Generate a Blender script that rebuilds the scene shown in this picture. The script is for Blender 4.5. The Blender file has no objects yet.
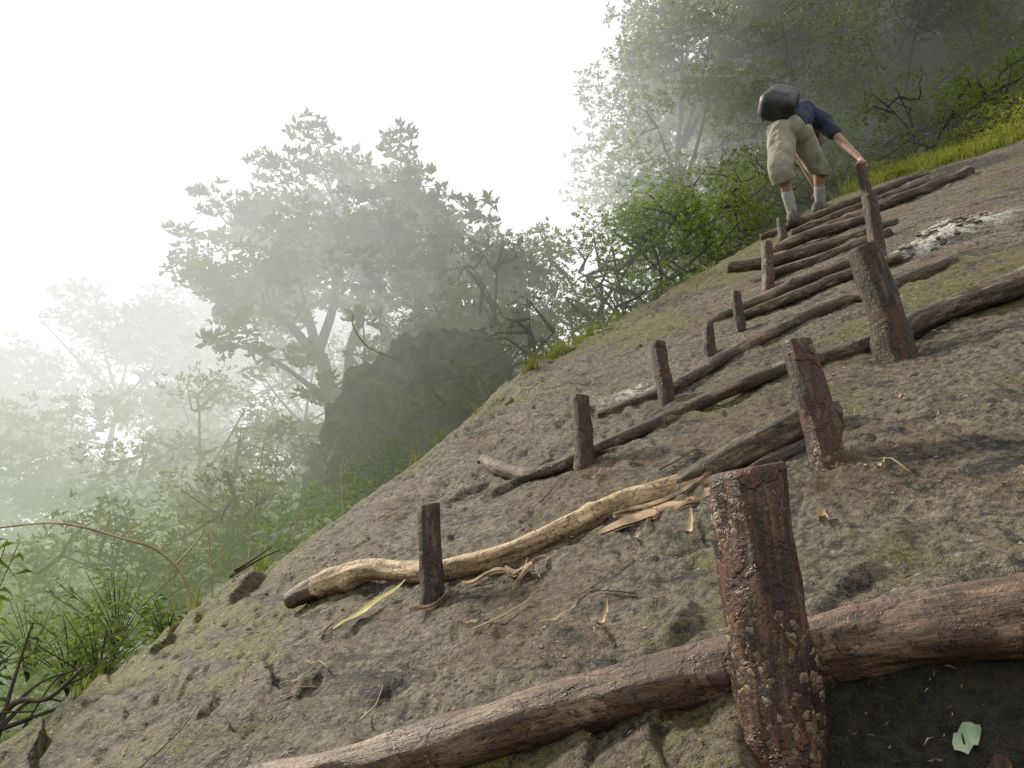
import bpy, math, random
import numpy as np
from mathutils import Vector, Matrix
random.seed(7); rng=np.random.default_rng(7)
sc=bpy.context.scene; COL=sc.collection
# ---------------------------------------------------------------- noise
def vnoise(x,y,seed=0):
    x=np.asarray(x,float); y=np.asarray(y,float)
    xi=np.floor(x).astype(np.int64); yi=np.floor(y).astype(np.int64)
    fx=x-xi; fy=y-yi; fx=fx*fx*(3-2*fx); fy=fy*fy*(3-2*fy)
    def h(a,b):
        n=(a*374761393+b*668265263+seed*974634777)&0xffffffff
        n=((n^(n>>13))*1274126177)&0xffffffff
        n=n^(n>>16)
        return (n&0xffff)/65535.0
    return (h(xi,yi)*(1-fx)+h(xi+1,yi)*fx)*(1-fy)+(h(xi,yi+1)*(1-fx)+h(xi+1,yi+1)*fx)*fy
def fbm(x,y,o=4,seed=0):
    s=0;a=1;t=0
    for i in range(o):
        s=s+a*(vnoise(x*2**i,y*2**i,seed+i)-.5); t+=a; a*=.5
    return s/t*2
def sm(t): t=np.clip(t,0,1); return t*t*(3-2*t)
# ---------------------------------------------------------------- terrain
EY=[.5,1.6,2.79,2.92,3.19,3.6,3.84,4.17,4.85,6.19,6.88,7.94,8.77,10.1,11.32,13,17,28,80]
EX=[-3.3,-2.6,-1.83,-1.73,-1.55,-1.35,-1.14,-.89,-.57,.06,.8,1.79,2.71,3.99,5.8,8,13,26,70]
GY=[-6,0,5,7.08,7.6,8.72,9.27,10.16,10.8,12,80]
GX=[9,8,6.8,5.91,5.55,5.4,5.05,4.89,4.5,3.5,3.5]
def plane(x,y): return .4314*x+.4355*y
def edge_s(x,y):
    return (np.interp(y,EY,EX)+.12*fbm(y*2.1,y*0+3,4,5)-x)*.8
def H(x,y,detail=True):
    x=np.asarray(x,float); y=np.asarray(y,float)
    p=plane(x,y); p0=p
    p=np.where(p>6.5,6.5+4*(1-np.exp(-(p-6.5)/4)),p)
    p=np.where(p<-6,-6-4*(1-np.exp((p+6)/4)),p)
    s=edge_s(x,y); sp=np.clip(s+.12,0,None)
    p=p-.75*(1-np.exp(-(sp/.9)**1.6))-.1*np.clip(sp,0,35)
    yl=1.72-.445*x
    p=p-.26*sm((yl-y)/.28)*sm((x-.34)/.16)*sm((1.7-x)/.3)
    if detail:
        p=p+.035*fbm(x*1.7,y*1.7,3,11)
        r=1-np.abs(fbm(x*3.6+2*vnoise(x,y,9),y*3.6,4,21))
        p=p+.032*(r-.8)+.007*fbm(x*21,y*21,3,31)
        t=p0*7+2.2*fbm(x*1.6,y*1.6,4,71); fr=t-np.floor(t)
        lg=1+1.6*np.exp(-np.abs(s+.25)/.3)
        p=p+.032*lg*(np.minimum(fr*1.15,(1-fr)*8)-.5)*sm((vnoise(x*1.7,y*1.7,73)-.3)/.3)
        t2=p0*19+2.6*fbm(x*3.1+5,y*3.1,3,77); f2=t2-np.floor(t2)
        p=p+.012*(np.minimum(f2*1.15,(1-f2)*6)-.5)*sm((vnoise(x*3.3,y*3.3,79)-.42)/.2)
        pit=np.clip(vnoise(x*9,y*9,41)-.7,0,1)*.07+np.clip(vnoise(x*27,y*27,43)-.66,0,1)*.05
        p=p-pit
        e_=np.exp(-(((x-2.75)/.33)**2+((y-4.6)/.16)**2)**1.5); q_=fbm(x*7,y*7,2,81)
        p=p+e_*(.07+.09*np.round((q_+.3)*3)/3)
    return p
def h1(x,y): return float(H(np.array([x]),np.array([y]))[0])
def h0(x,y): return float(H(np.array([x]),np.array([y]),False)[0])
# ---------------------------------------------------------------- materials
def newmat(name):
    m=bpy.data.materials.new(name); m.use_nodes=True
    nt=m.node_tree; nt.nodes.clear(); return m,nt
class N:
    def __init__(s,nt): s.nt=nt
    def __call__(s,t,ins=None,**k):
        n=s.nt.nodes.new(t)
        for a,b in k.items(): setattr(n,a,b)
        for a,b in (ins or {}).items():
            if hasattr(b,'is_output') : s.nt.links.new(b,n.inputs[a])
            else: n.inputs[a].default_value=b
        return n
def ramp(n,src,stops,interp='LINEAR'):
    r=n('ShaderNodeValToRGB',{'Fac':src}); cr=r.color_ramp; cr.interpolation=interp
    while len(cr.elements)<len(stops): cr.elements.new(.5)
    for e,(p,c) in zip(cr.elements,stops):
        e.position=p; e.color=(c[0],c[1],c[2],1) if hasattr(c,'__len__') else (c,c,c,1)
    return r.outputs[0]
def math_(n,op,a,b=0.0,c=None,clamp=False):
    q=n('ShaderNodeMath',operation=op,use_clamp=clamp)
    for i,v in enumerate((a,b) if c is None else (a,b,c)):
        if hasattr(v,'is_output'): n.nt.links.new(v,q.inputs[i])
        else: q.inputs[i].default_value=v
    return q.outputs[0]
def mix(n,f,a,b,bt='MIX'):
    q=n('ShaderNodeMix',data_type='RGBA',blend_type=bt)
    for i,v in ((0,f),(6,a),(7,b)):
        if hasattr(v,'is_output'): n.nt.links.new(v,q.inputs[i])
        else: q.inputs[i].default_value=(v if i==0 else (v[0],v[1],v[2],1))
    return q.outputs[2]
# painted haze: mist-coloured emission mixed into materials, stronger beyond the slope lip and higher
def painted_mist_group():
    g=bpy.data.node_groups.new('painted_mist','ShaderNodeTree')
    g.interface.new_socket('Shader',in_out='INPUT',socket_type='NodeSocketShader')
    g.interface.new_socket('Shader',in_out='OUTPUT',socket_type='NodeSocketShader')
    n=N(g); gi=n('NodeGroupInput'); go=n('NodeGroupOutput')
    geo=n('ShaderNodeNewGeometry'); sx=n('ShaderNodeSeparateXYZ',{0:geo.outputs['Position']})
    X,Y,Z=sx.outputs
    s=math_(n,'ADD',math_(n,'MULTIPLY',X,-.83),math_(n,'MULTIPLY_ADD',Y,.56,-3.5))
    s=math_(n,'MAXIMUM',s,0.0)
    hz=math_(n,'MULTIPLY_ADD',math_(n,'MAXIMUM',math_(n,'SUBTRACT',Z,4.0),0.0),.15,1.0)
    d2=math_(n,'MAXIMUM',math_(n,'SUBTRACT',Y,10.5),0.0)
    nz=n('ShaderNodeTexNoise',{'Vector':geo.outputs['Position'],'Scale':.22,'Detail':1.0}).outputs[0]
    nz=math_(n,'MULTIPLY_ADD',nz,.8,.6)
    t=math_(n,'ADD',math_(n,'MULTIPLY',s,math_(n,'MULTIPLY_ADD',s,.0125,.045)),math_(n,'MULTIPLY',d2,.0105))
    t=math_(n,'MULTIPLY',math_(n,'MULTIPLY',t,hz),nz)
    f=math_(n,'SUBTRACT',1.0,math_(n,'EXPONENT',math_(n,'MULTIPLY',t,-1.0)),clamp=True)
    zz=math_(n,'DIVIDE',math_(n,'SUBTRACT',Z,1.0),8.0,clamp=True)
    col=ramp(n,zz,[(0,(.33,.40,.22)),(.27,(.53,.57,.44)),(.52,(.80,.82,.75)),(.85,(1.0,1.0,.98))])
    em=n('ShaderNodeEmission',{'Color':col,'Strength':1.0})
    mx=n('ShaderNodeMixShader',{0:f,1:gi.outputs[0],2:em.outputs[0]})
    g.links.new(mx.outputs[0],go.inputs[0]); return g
PAINTED_MIST=painted_mist_group()
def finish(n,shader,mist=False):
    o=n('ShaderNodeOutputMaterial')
    if mist:  # blend the painted haze emission over the surface shader
        g=n('ShaderNodeGroup'); g.node_tree=PAINTED_MIST; n.nt.links.new(shader,g.inputs[0]); shader=g.outputs[0]
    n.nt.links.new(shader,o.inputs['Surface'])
def leaf_mat(name,dark,light,mist=True,trans=.3,nscale=1.3,brown=None):
    m,nt=newmat(name); n=N(nt)
    geo=n('ShaderNodeNewGeometry'); rnd=geo.outputs['Random Per Island']
    nz=n('ShaderNodeTexNoise',{'Vector':geo.outputs['Position'],'Scale':nscale,'Detail':1.0}).outputs[0]
    f=math_(n,'ADD',math_(n,'MULTIPLY',rnd,.5),math_(n,'MULTIPLY_ADD',nz,1.8,-.65),clamp=True)
    c=ramp(n,f,[(0,dark),(1,light)])
    if brown: c=mix(n,math_(n,'GREATER_THAN',math_(n,'FRACT',math_(n,'MULTIPLY',rnd,17.3)),.85),c,brown)
    b=n('ShaderNodeBsdfDiffuse',{'Color':c}) if mist else n('ShaderNodeBsdfPrincipled',{'Base Color':c,'Roughness':.6})
    t=n('ShaderNodeBsdfTranslucent',{'Color':mix(n,.5,c,light)})
    s=n('ShaderNodeMixShader',{0:trans,1:b.outputs[0],2:t.outputs[0]})
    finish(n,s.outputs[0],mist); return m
M_leaf_main=leaf_mat('rhododendron_leaf',(.025,.034,.007),(.19,.20,.04),trans=.4)
M_leaf_forest=leaf_mat('forest_leaf',(.018,.035,.006),(.21,.28,.045),nscale=.7,trans=.4)
M_leaf_bush=leaf_mat('bush_leaf',(.05,.09,.012),(.26,.36,.05),trans=.4)
M_leaf_far=leaf_mat('far_leaf',(.04,.055,.015),(.10,.12,.03))
M_under=leaf_mat('undergrowth_leaf',(.03,.06,.010),(.18,.26,.035),nscale=.8)
M_grass=leaf_mat('grass_blade',(.05,.07,.010),(.30,.34,.06),nscale=1.6,trans=.35,brown=(.32,.27,.12))
M_weedd=leaf_mat('dark_weed_leaf',(.01,.02,.004),(.08,.14,.02),mist=False,nscale=5)
def trunk_mat(name,a,b,mist=True):
    m,nt=newmat(name); n=N(nt); geo=n('ShaderNodeNewGeometry')
    nz=n('ShaderNodeTexNoise',{'Vector':geo.outputs['Position'],'Scale':6.0,'Detail':4.0}).outputs[0]
    c=ramp(n,nz,[(.3,a),(.7,b)])
    bp=n('ShaderNodeBump',{'Height':nz,'Strength':.5,'Distance':.03})
    s=n('ShaderNodeBsdfPrincipled',{'Base Color':c,'Roughness':.9,'Normal':bp.outputs[0]})
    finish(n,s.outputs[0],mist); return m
M_trunk=trunk_mat('tree_bark',(.014,.011,.006),(.08,.065,.04))
M_twig=trunk_mat('pale_twig',(.18,.13,.07),(.42,.34,.2),False)
M_darktwig=trunk_mat('dark_twig',(.016,.012,.008),(.10,.07,.045),False)
def rock_mat():
    m,nt=newmat('lichen_rock'); n=N(nt); geo=n('ShaderNodeNewGeometry'); P=geo.outputs['Position']
    att=n('ShaderNodeAttribute',attribute_name='zones'); sp=n('ShaderNodeSeparateColor',{0:att.outputs['Color']})
    veg,pale,hollow_dark=sp.outputs; mossz=att.outputs['Alpha']
    PS=n('ShaderNodeMapping',{'Vector':P,'Scale':(1,1,4.0)}).outputs[0]
    def nz(sc,det=4,rough=.6,dist=0.0,vec=P):
        return n('ShaderNodeTexNoise',{'Vector':vec,'Scale':sc,'Detail':float(det),'Roughness':rough,'Distortion':dist}).outputs[0]
    mid=nz(4.0,6,.76,.6,PS); fine=nz(44,5,.82); grit=nz(170,2,.7); big=nz(1.5,4,.65)
    c=ramp(n,mid,[(.36,(.018,.013,.008)),(.46,(.085,.066,.040)),(.55,(.175,.145,.095)),(.68,(.38,.335,.245))])
    c2=ramp(n,fine,[(.40,(.012,.009,.005)),(.49,(.105,.083,.053)),(.60,(.42,.37,.27))])
    c=mix(n,.5,c,c2)
    c=mix(n,ramp(n,big,[(.52,0.0),(.66,.5)]),c,(.14,.068,.02))
    mv=math_(n,'ADD',mossz,math_(n,'ADD',math_(n,'MULTIPLY',mid,1.5),math_(n,'MULTIPLY',big,-1.5)))
    c=mix(n,ramp(n,mv,[(.26,0.0),(.50,.5)]),c,(.085,.075,.018))
    mo=math_(n,'MULTIPLY',ramp(n,mv,[(.42,0.0),(.58,.92)]),ramp(n,fine,[(.44,.1),(.54,1.0)]))
    c=mix(n,mo,c,ramp(n,grit,[(.3,(.035,.038,.004)),(.65,(.27,.25,.018))]))
    v=n('ShaderNodeTexVoronoi',{'Vector':P,'Scale':20.0,'Randomness':1.0}).outputs['Distance']
    li=math_(n,'MULTIPLY',ramp(n,math_(n,'ADD',v,math_(n,'MULTIPLY',fine,.9)),[(.55,1.0),(.64,0.0)]),ramp(n,big,[(.44,.8),(.54,0.0)]))
    c=mix(n,li,c,(.50,.47,.37))
    c=mix(n,ramp(n,mid,[(.38,.95),(.43,0.0)]),c,(.009,.007,.004))
    c=mix(n,ramp(n,fine,[(.40,.95),(.45,0.0)]),c,(.010,.007,.004))
    pf=math_(n,'MULTIPLY',pale,math_(n,'MULTIPLY',ramp(n,fine,[(.40,0.0),(.50,1.0)]),ramp(n,mid,[(.45,0.0),(.51,1.0)])))
    c=mix(n,pf,c,(.80,.79,.73))
    c=mix(n,hollow_dark,c,ramp(n,fine,[(.4,(.005,.004,.002)),(.6,(.032,.026,.011))]))
    c=mix(n,veg,c,ramp(n,mid,[(.3,(.015,.025,.005)),(.7,(.08,.11,.02))]))
    hh=math_(n,'ADD',fine,math_(n,'MULTIPLY',grit,.4)); hh=math_(n,'ADD',hh,math_(n,'MULTIPLY',mid,1.5))
    bp=n('ShaderNodeBump',{'Height':hh,'Strength':1.0,'Distance':.038})
    s=n('ShaderNodeBsdfPrincipled',{'Base Color':c,'Roughness':.68,'Normal':bp.outputs[0]})
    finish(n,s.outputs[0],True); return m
M_rock=rock_mat()
def boulder_mat():
    m,nt=newmat('mossy_boulder'); n=N(nt); geo=n('ShaderNodeNewGeometry'); P=geo.outputs['Position']
    a=n('ShaderNodeTexNoise',{'Vector':P,'Scale':3.0,'Detail':7.0,'Roughness':.75}).outputs[0]
    b=n('ShaderNodeTexNoise',{'Vector':P,'Scale':6.0,'Detail':6.0,'Roughness':.75}).outputs[0]
    c=ramp(n,a,[(.36,(.03,.045,.005)),(.48,(.075,.052,.022)),(.58,(.17,.12,.06)),(.68,(.09,.12,.012))])
    c=mix(n,ramp(n,b,[(.44,.95),(.51,0.0)]),c,(.006,.005,.003))
    bp=n('ShaderNodeBump',{'Height':b,'Strength':1.0,'Distance':.35})
    s=n('ShaderNodeBsdfPrincipled',{'Base Color':c,'Roughness':.9,'Normal':bp.outputs[0]})
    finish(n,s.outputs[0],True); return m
M_boulder=boulder_mat()
def bark_mat(name,dark,mid_,light,peel,flake=.0,bumpd=.012,pits=.95,rgh=.62,endz=None):
    m,nt=newmat(name); n=N(nt)
    at=n('ShaderNodeAttribute',attribute_name='grain').outputs['Vector']
    mp=n('ShaderNodeMapping',{'Vector':at,'Scale':(1,1,.16)}).outputs[0]
    streak=n('ShaderNodeTexNoise',{'Vector':mp,'Scale':42.0,'Detail':6.0,'Roughness':.72}).outputs[0]
    patch=n('ShaderNodeTexNoise',{'Vector':at,'Scale':7.0,'Detail':6.0,'Roughness':.62,'Distortion':.3}).outputs[0]
    fine=n('ShaderNodeTexNoise',{'Vector':at,'Scale':75.0,'Detail':4.0,'Roughness':.75}).outputs[0]
    c=ramp(n,streak,[(.34,dark),(.5,mid_),(.66,light)])
    pk=ramp(n,patch,[(.50,0.0),(.53,1.0)])
    c=mix(n,pk,c,mix(n,ramp(n,streak,[(.4,0.0),(.6,1.0)]),peel,mid_))
    if endz is not None:
        gz=n('ShaderNodeSeparateXYZ',{0:at}).outputs[2]
        ef=math_(n,'LESS_THAN',math_(n,'ADD',gz,math_(n,'MULTIPLY',patch,.35)),endz+.17)
        c=mix(n,ef,c,ramp(n,streak,[(.35,(.015,.010,.007)),(.65,(.16,.09,.05))]))
    c=mix(n,ramp(n,fine,[(.38,pits),(.46,0.0)]),c,(.012,.009,.007))
    hh=math_(n,'ADD',math_(n,'MULTIPLY',streak,.9),math_(n,'MULTIPLY',pk,-.4)); hh=math_(n,'ADD',hh,math_(n,'MULTIPLY',fine,.5))
    if flake>0:
        nv=n('ShaderNodeTexNoise',{'Vector':at,'Scale':45.0,'Detail':3.0}).outputs['Color']
        wv=n('ShaderNodeVectorMath',{0:at,1:n('ShaderNodeVectorMath',{0:nv,3:.03},operation='SCALE').outputs[0]},operation='ADD').outputs[0]
        vo=n('ShaderNodeTexVoronoi',{'Vector':wv,'Scale':56.0})
        sel=n('ShaderNodeSeparateColor',{0:vo.outputs['Color']}).outputs[0]
        zone=n('ShaderNodeTexNoise',{'Vector':at,'Scale':9.0,'Detail':4.0}).outputs[0]
        gz=n('ShaderNodeSeparateXYZ',{0:at}).outputs[2]
        hi=ramp(n,math_(n,'SUBTRACT',gz,21*1.7+.45),[(.1,1.0),(.28,.0)])
        on_=math_(n,'GREATER_THAN',math_(n,'ADD',math_(n,'ADD',sel,math_(n,'MULTIPLY',hi,.45)),math_(n,'MULTIPLY_ADD',zone,5.0,-2.5)),.98)
        edge=ramp(n,math_(n,'ADD',vo.outputs['Distance'],math_(n,'MULTIPLY_ADD',fine,.4,-.2)),[(.0,.55),(.25,.8),(.44,1.0),(.52,0.0)])
        fl=math_(n,'MULTIPLY',math_(n,'MULTIPLY',edge,on_),flake)
        c=mix(n,fl,c,mix(n,sel,(.46,.35,.22),(.15,.09,.05))); hh=math_(n,'ADD',hh,math_(n,'MULTIPLY',fl,.9))
    bp=n('ShaderNodeBump',{'Height':hh,'Strength':1.0,'Distance':bumpd})
    s=n('ShaderNodeBsdfPrincipled',{'Base Color':c,'Roughness':rgh,'Normal':bp.outputs[0]})
    finish(n,s.outputs[0],False); return m
M_stake=bark_mat('red_brown_stake_bark',(.008,.005,.004),(.05,.021,.012),(.17,.09,.05),(.12,.032,.014),.9,.010,.95,.45)
M_stake2=bark_mat('dark_stake_bark',(.007,.005,.004),(.038,.025,.016),(.17,.115,.072),(.085,.033,.015),.3)
M_log=bark_mat('brown_log_bark',(.018,.011,.008),(.12,.07,.042),(.32,.21,.14),(.065,.031,.02),0,.009,.85,.48)
M_logpale=bark_mat('peeled_pale_log',(.08,.045,.022),(.40,.28,.15),(.66,.52,.32),(.22,.13,.06),0,.008,.85,.6,3.4+.10)
M_loggrey=bark_mat('grey_brown_log',(.013,.010,.007),(.09,.063,.04),(.32,.24,.16),(.045,.027,.017))
def plain(name,c1,c2,scale,rough=.8,bump=.3,bd=.01,tex=None):
    m,nt=newmat(name); n=N(nt); tc=n('ShaderNodeTexCoord').outputs['Object']
    nz=n('ShaderNodeTexNoise',{'Vector':tc,'Scale':scale,'Detail':5.0}).outputs[0]
    c=ramp(n,nz,[(.35,c1),(.65,c2)])
    bp=n('ShaderNodeBump',{'Height':nz,'Strength':bump,'Distance':bd})
    s=n('ShaderNodeBsdfPrincipled',{'Base Color':c,'Roughness':rough,'Normal':bp.outputs[0]})
    finish(n,s.outputs[0],False); return m
M_skin=plain('skin',(.27,.155,.105),(.38,.23,.165),9,.6)
M_shirt=plain('navy_cotton',(.012,.018,.045),(.03,.042,.09),7,.85,.8,.03)
M_shorts=plain('khaki_cotton',(.20,.185,.145),(.31,.29,.235),6,.9,.9,.04)
M_pack=plain('black_nylon',(.008,.009,.013),(.022,.024,.034),8,.5,.4,.015)
M_strap=plain('grey_webbing',(.03,.03,.035),(.06,.06,.065),20,.7)
M_sock=plain('grey_sock',(.24,.24,.23),(.38,.38,.36),30,.95)
M_boot=plain('grey_hiking_boot',(.05,.045,.04),(.12,.105,.09),12,.7)
M_hair=plain('brown_hair',(.03,.02,.012),(.07,.045,.03),30,.7)
M_dry=plain('dry_leaf',(.20,.13,.07),(.42,.32,.19),14,.8,.6)
M_dark=plain('rotting_leaf',(.02,.013,.007),(.10,.06,.03),18,.8,.6)
M_yellow=plain('yellowing_leaf',(.30,.25,.06),(.46,.40,.15),14,.6,.4)
M_bark=plain('splintered_bark',(.06,.035,.018),(.36,.24,.14),16,.85,.8)
M_greenleaf=plain('fresh_green_leaf',(.16,.26,.14),(.34,.42,.26),12,.5,.3)
# ---------------------------------------------------------------- mesh helpers
def mk(name,V,F,mat,loc=(0,0,0),parent=None,smooth=True,grain=None,**props):
    V=np.asarray(V,float).reshape(-1,3); loc=np.array(loc,float)
    me=bpy.data.meshes.new(name)
    if isinstance(F,np.ndarray):
        k=F.shape[1]; nf=len(F)
        me.vertices.add(len(V)); me.vertices.foreach_set('co',(V-loc).ravel())
        me.loops.add(nf*k); me.loops.foreach_set('vertex_index',F.ravel().astype(np.int32))
        me.polygons.add(nf); me.polygons.foreach_set('loop_start',np.arange(0,nf*k,k,dtype=np.int32))
        me.update(calc_edges=True)
    else: me.from_pydata([tuple(v) for v in V-loc],[],F)
    me.polygons.foreach_set('use_smooth',np.full(len(me.polygons),smooth))
    if grain is not None:
        a=me.attributes.new('grain','FLOAT_VECTOR','POINT'); a.data.foreach_set('vector',np.asarray(grain,float).ravel())
    me.materials.append(mat); me.update()
    o=bpy.data.objects.new(name,me); COL.objects.link(o)
    o.location=loc
    if parent:
        o.parent=parent; o.location=Vector(loc)-parent.location
    for k_,v in props.items(): o[k_]=v
    return o
def smooth_path(P,R,step):
    P=[Vector(p) for p in P]; out=[];ro=[]
    Q=[P[0]*2-P[1]]+P+[P[-1]*2-P[-2]]
    for i in range(1,len(Q)-2):
        a,b,c,d=Q[i-1:i+3]; n=max(2,int((c-b).length/step))
        for k in range(n):
            t=k/n
            out.append(.5*((2*b)+(c-a)*t+(2*a-5*b+4*c-d)*t*t+(3*b-a-3*c+d)*t**3)); ro.append(R[i-1]*(1-t)+R[i]*t)
    out.append(P[-1]); ro.append(R[-1]); return out,ro
def tube(P,R,seg=8,step=.1,cap=True,rough=0.,seed=0,off=0,squash=1.0,knots=(),capr=.12):
    pts,rs=smooth_path(P,R,step); V=[];F=[];G=[]
    L=0; up=None
    for i,(p,r) in enumerate(zip(pts,rs)):
        t=(pts[min(i+1,len(pts)-1)]-pts[max(i-1,0)]).normalized()
        if up is None: up=Vector((0,0,1)) if abs(t.z)<.9 else Vector((1,0,0))
        s=t.cross(up).normalized(); up=s.cross(t).normalized()
        if i: L+=(p-pts[i-1]).length
        ang=np.arange(seg)*2*np.pi/seg; rr=np.full(seg,r)
        if rough:
            cx,cy=np.cos(ang)*1.3,np.sin(ang)*1.3
            q=fbm(cx+seed*3.1+L*3.0,cy+L*5+seed,3,seed)
            q2=vnoise(cx*3+seed+L*9,cy*3+L*14,seed+5)-.5
            q3=np.abs(fbm(cx*4+seed,cy*4+L*2.2,2,seed+9))
            rr=r*(1+rough*q+rough*.5*q2-rough*.8*q3)
        for (kl,ka,kh) in knots:
            rr=rr+r*kh*np.exp(-((L-kl)/(r*.7))**2)*np.exp(-(np.angle(np.exp(1j*(ang-ka)))/.6)**2)
        for k in range(seg):
            a=ang[k]
            V.append(p+(s*math.cos(a)+up*math.sin(a)*squash)*rr[k]); G.append((math.cos(a)*r,math.sin(a)*r,L+seed*1.7))
    n=len(pts)
    for i in range(n-1):
        for k in range(seg):
            F.append((off+i*seg+k,off+i*seg+(k+1)%seg,off+(i+1)*seg+(k+1)%seg,off+(i+1)*seg+k))
    if cap:
        for e,base in ((0,0),(1,(n-1)*seg)):
            c=pts[0] if e==0 else pts[-1]; t=(pts[1]-pts[0]).normalized()*-1 if e==0 else (pts[-1]-pts[-2]).normalized()
            r0=rs[0] if e==0 else rs[-1]
            b2=len(V)
            for k in range(seg):
                vv=V[base+k]; V.append(c+(vv-c)*.84+t*r0*capr*(.8+.4*random.random())); g=G[base+k]; G.append((g[0]*.82,g[1]*.82,g[2]+.01))
            ci=len(V); V.append(c+t*r0*capr); G.append((0,0,G[base][2]))
            for k in range(seg):
                k2=(k+1)%seg
                if e==0:
                    F.append((off+base+k2,off+base+k,off+b2+k,off+b2+k2)); F.append((off+b2+k2,off+b2+k,off+ci))
                else:
                    F.append((off+base+k,off+base+k2,off+b2+k2,off+b2+k)); F.append((off+b2+k,off+b2+k2,off+ci))
    return V,F,G
# ---------------------------------------------------------------- ground sheet
def L_(a,b,n): return np.linspace(a,b,n,endpoint=False)
xs=np.concatenate([L_(-120,-30,20),L_(-30,-8,50),L_(-8,-2.2,80),L_(-2.2,2.4,430),L_(2.4,6.2,190),L_(6.2,14,60),np.linspace(14,120,40)])
ys=np.concatenate([L_(-12,.85,25),L_(.85,4,310),L_(4,7,170),L_(7,13,130),L_(13,30,50),np.linspace(30,160,30)])
XX,YY=np.meshgrid(xs,ys); ZZ=H(XX,YY)
nx,ny=len(xs),len(ys)
V=np.stack([XX.ravel(),YY.ravel(),ZZ.ravel()],1)
I=np.arange(nx*ny).reshape(ny,nx)
F=np.stack([I[:-1,:-1],I[:-1,1:],I[1:,1:],I[1:,:-1]],-1).reshape(-1,4)
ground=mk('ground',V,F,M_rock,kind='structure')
s=edge_s(XX,YY).ravel(); xg=np.interp(YY.ravel(),GY,GX)
veg=np.maximum(sm((s-.12+.15*fbm(XX*3,YY*3,3,3).ravel())/.35),sm((V[:,0]-xg+.5*fbm(XX*1.5,YY*1.5,3,8).ravel())/.5))
pale=np.exp(-(((V[:,0]-2.75)/.38)**2+((V[:,1]-4.58)/.19)**2)**1.5)+.7*np.exp(-(((V[:,0]-.62)/.12)**2+((V[:,1]-3.95)/.12)**2))
hollow_dark=np.clip(.93*sm((1.76-.445*V[:,0]-V[:,1]+.03*fbm(XX*12,YY*12,2,6).ravel())/.08)*sm((V[:,0]-.36)/.12),0,1)  # near-black tint across the hollow under the front log
moss=.36*np.exp(-np.clip(-s,0,9)/.45)+.70*fbm(XX*.9,YY*.9,4,91).ravel()+.15+.13*sm((V[:,1]-3)/3)
ca=ground.data.color_attributes.new('zones','FLOAT_COLOR','POINT')
ca.data.foreach_set('color',np.stack([veg,np.clip(pale*1.4,0,1),hollow_dark,np.clip(moss,0,1)],1).ravel())
# ---------------------------------------------------------------- leaves
def leaves(C,D,size,wid=.38,fold=.15):
    C=np.asarray(C); D=np.asarray(D); n=len(C)
    D=D/np.linalg.norm(D,axis=1,keepdims=True)
    R=rng.normal(size=(n,3)); S=np.cross(D,R); S/=np.linalg.norm(S,axis=1,keepdims=True)
    Nn=np.cross(S,D); size=np.broadcast_to(np.asarray(size,float).reshape(-1,1),(n,1))
    a=C; b=C+D*size*.5+S*size*wid*.5+Nn*size*fold; c=C+D*size-Nn*size*fold*.6; d=C+D*size*.5-S*size*wid*.5+Nn*size*fold
    V=np.stack([a,b,c,d],1).reshape(-1,3)
    F=np.arange(4*n).reshape(-1,4); return V,F
def rosettes(C,k,size,spread=.6,up=.4,wid=.36):
    C=np.repeat(np.asarray(C),k,0); n=len(C); size=np.repeat(np.asarray(size),k) if np.ndim(size) else size
    D=rng.normal(size=(n,3)); D/=np.linalg.norm(D,axis=1,keepdims=True); D[:,2]=D[:,2]*spread+up
    return leaves(C,D,size*rng.uniform(.6,1.2,n),wid)
# ---------------------------------------------------------------- trees
def tree(name,label,cat,loc,limbs,clumps,leafm,lsize,per,k=6,trunkm=None,group=None,twigs=4,crownname='crown',trname='trunk',clumpr=.4,seg=7,wid=.36):
    loc=Vector(loc); e=bpy.data.objects.new(name,None); COL.objects.link(e); e.location=loc; e.empty_display_size=.2
    e['label']=label; e['category']=cat
    if group: e['group']=group
    V=[];F=[]
    allp=[]
    for pts,r0,r1 in limbs:
        P=[loc+Vector(p) for p in pts]; n=len(P); R=[r0+(r1-r0)*i/(n-1) for i in range(n)]
        v,f,_=tube(P,R,seg,.18,cap=False,off=len(V)); V+=v;F+=f; allp+=[q for q in smooth_path(P,R,.3)[0]]
    C=[]
    A=np.array([tuple(p) for p in allp])
    for (x,y,z,r) in clumps:
        c=np.array(loc)+np.array([x,y,z])
        j=np.argmin(((A-c)**2).sum(1)+rng.uniform(0,.6,len(A))); a=Vector(A[j]); b=Vector(c)
        m_=(a+b)/2+Vector(rng.normal(size=3)*.12)
        v,f,_=tube([a,m_,b],[.028,.018,.008],4,.25,cap=False,off=len(V)); V+=v;F+=f
        for q in range(twigs):
            t=Vector(rng.normal(size=3)); t.normalize(); t.z=abs(t.z)*.6; en=b+t*r*1.0
            v,f,_=tube([b,(b+en)/2+Vector(rng.normal(size=3)*.05),en],[.009,.006,.004],3,.3,cap=False,off=len(V)); V+=v;F+=f
        n=max(3,int(per*(r/.4)**2))
        d=rng.normal(size=(n,3)); d/=np.linalg.norm(d,axis=1,keepdims=True); rad=r*rng.uniform(.25,1.1,n)**.7
        pc=c+d*rad[:,None]*np.array([1.15,1.15,.7]); C.append(pc)
    mk(trname,V,F,trunkm or M_trunk,loc,e)
    C=np.concatenate(C); v,f=rosettes(C,k,lsize,wid=wid)
    mk(crownname,v,f,leafm,loc,e,smooth=False); return e
mx,my=-2.30,11.04; mz=h1(mx,my)-.25
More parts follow.
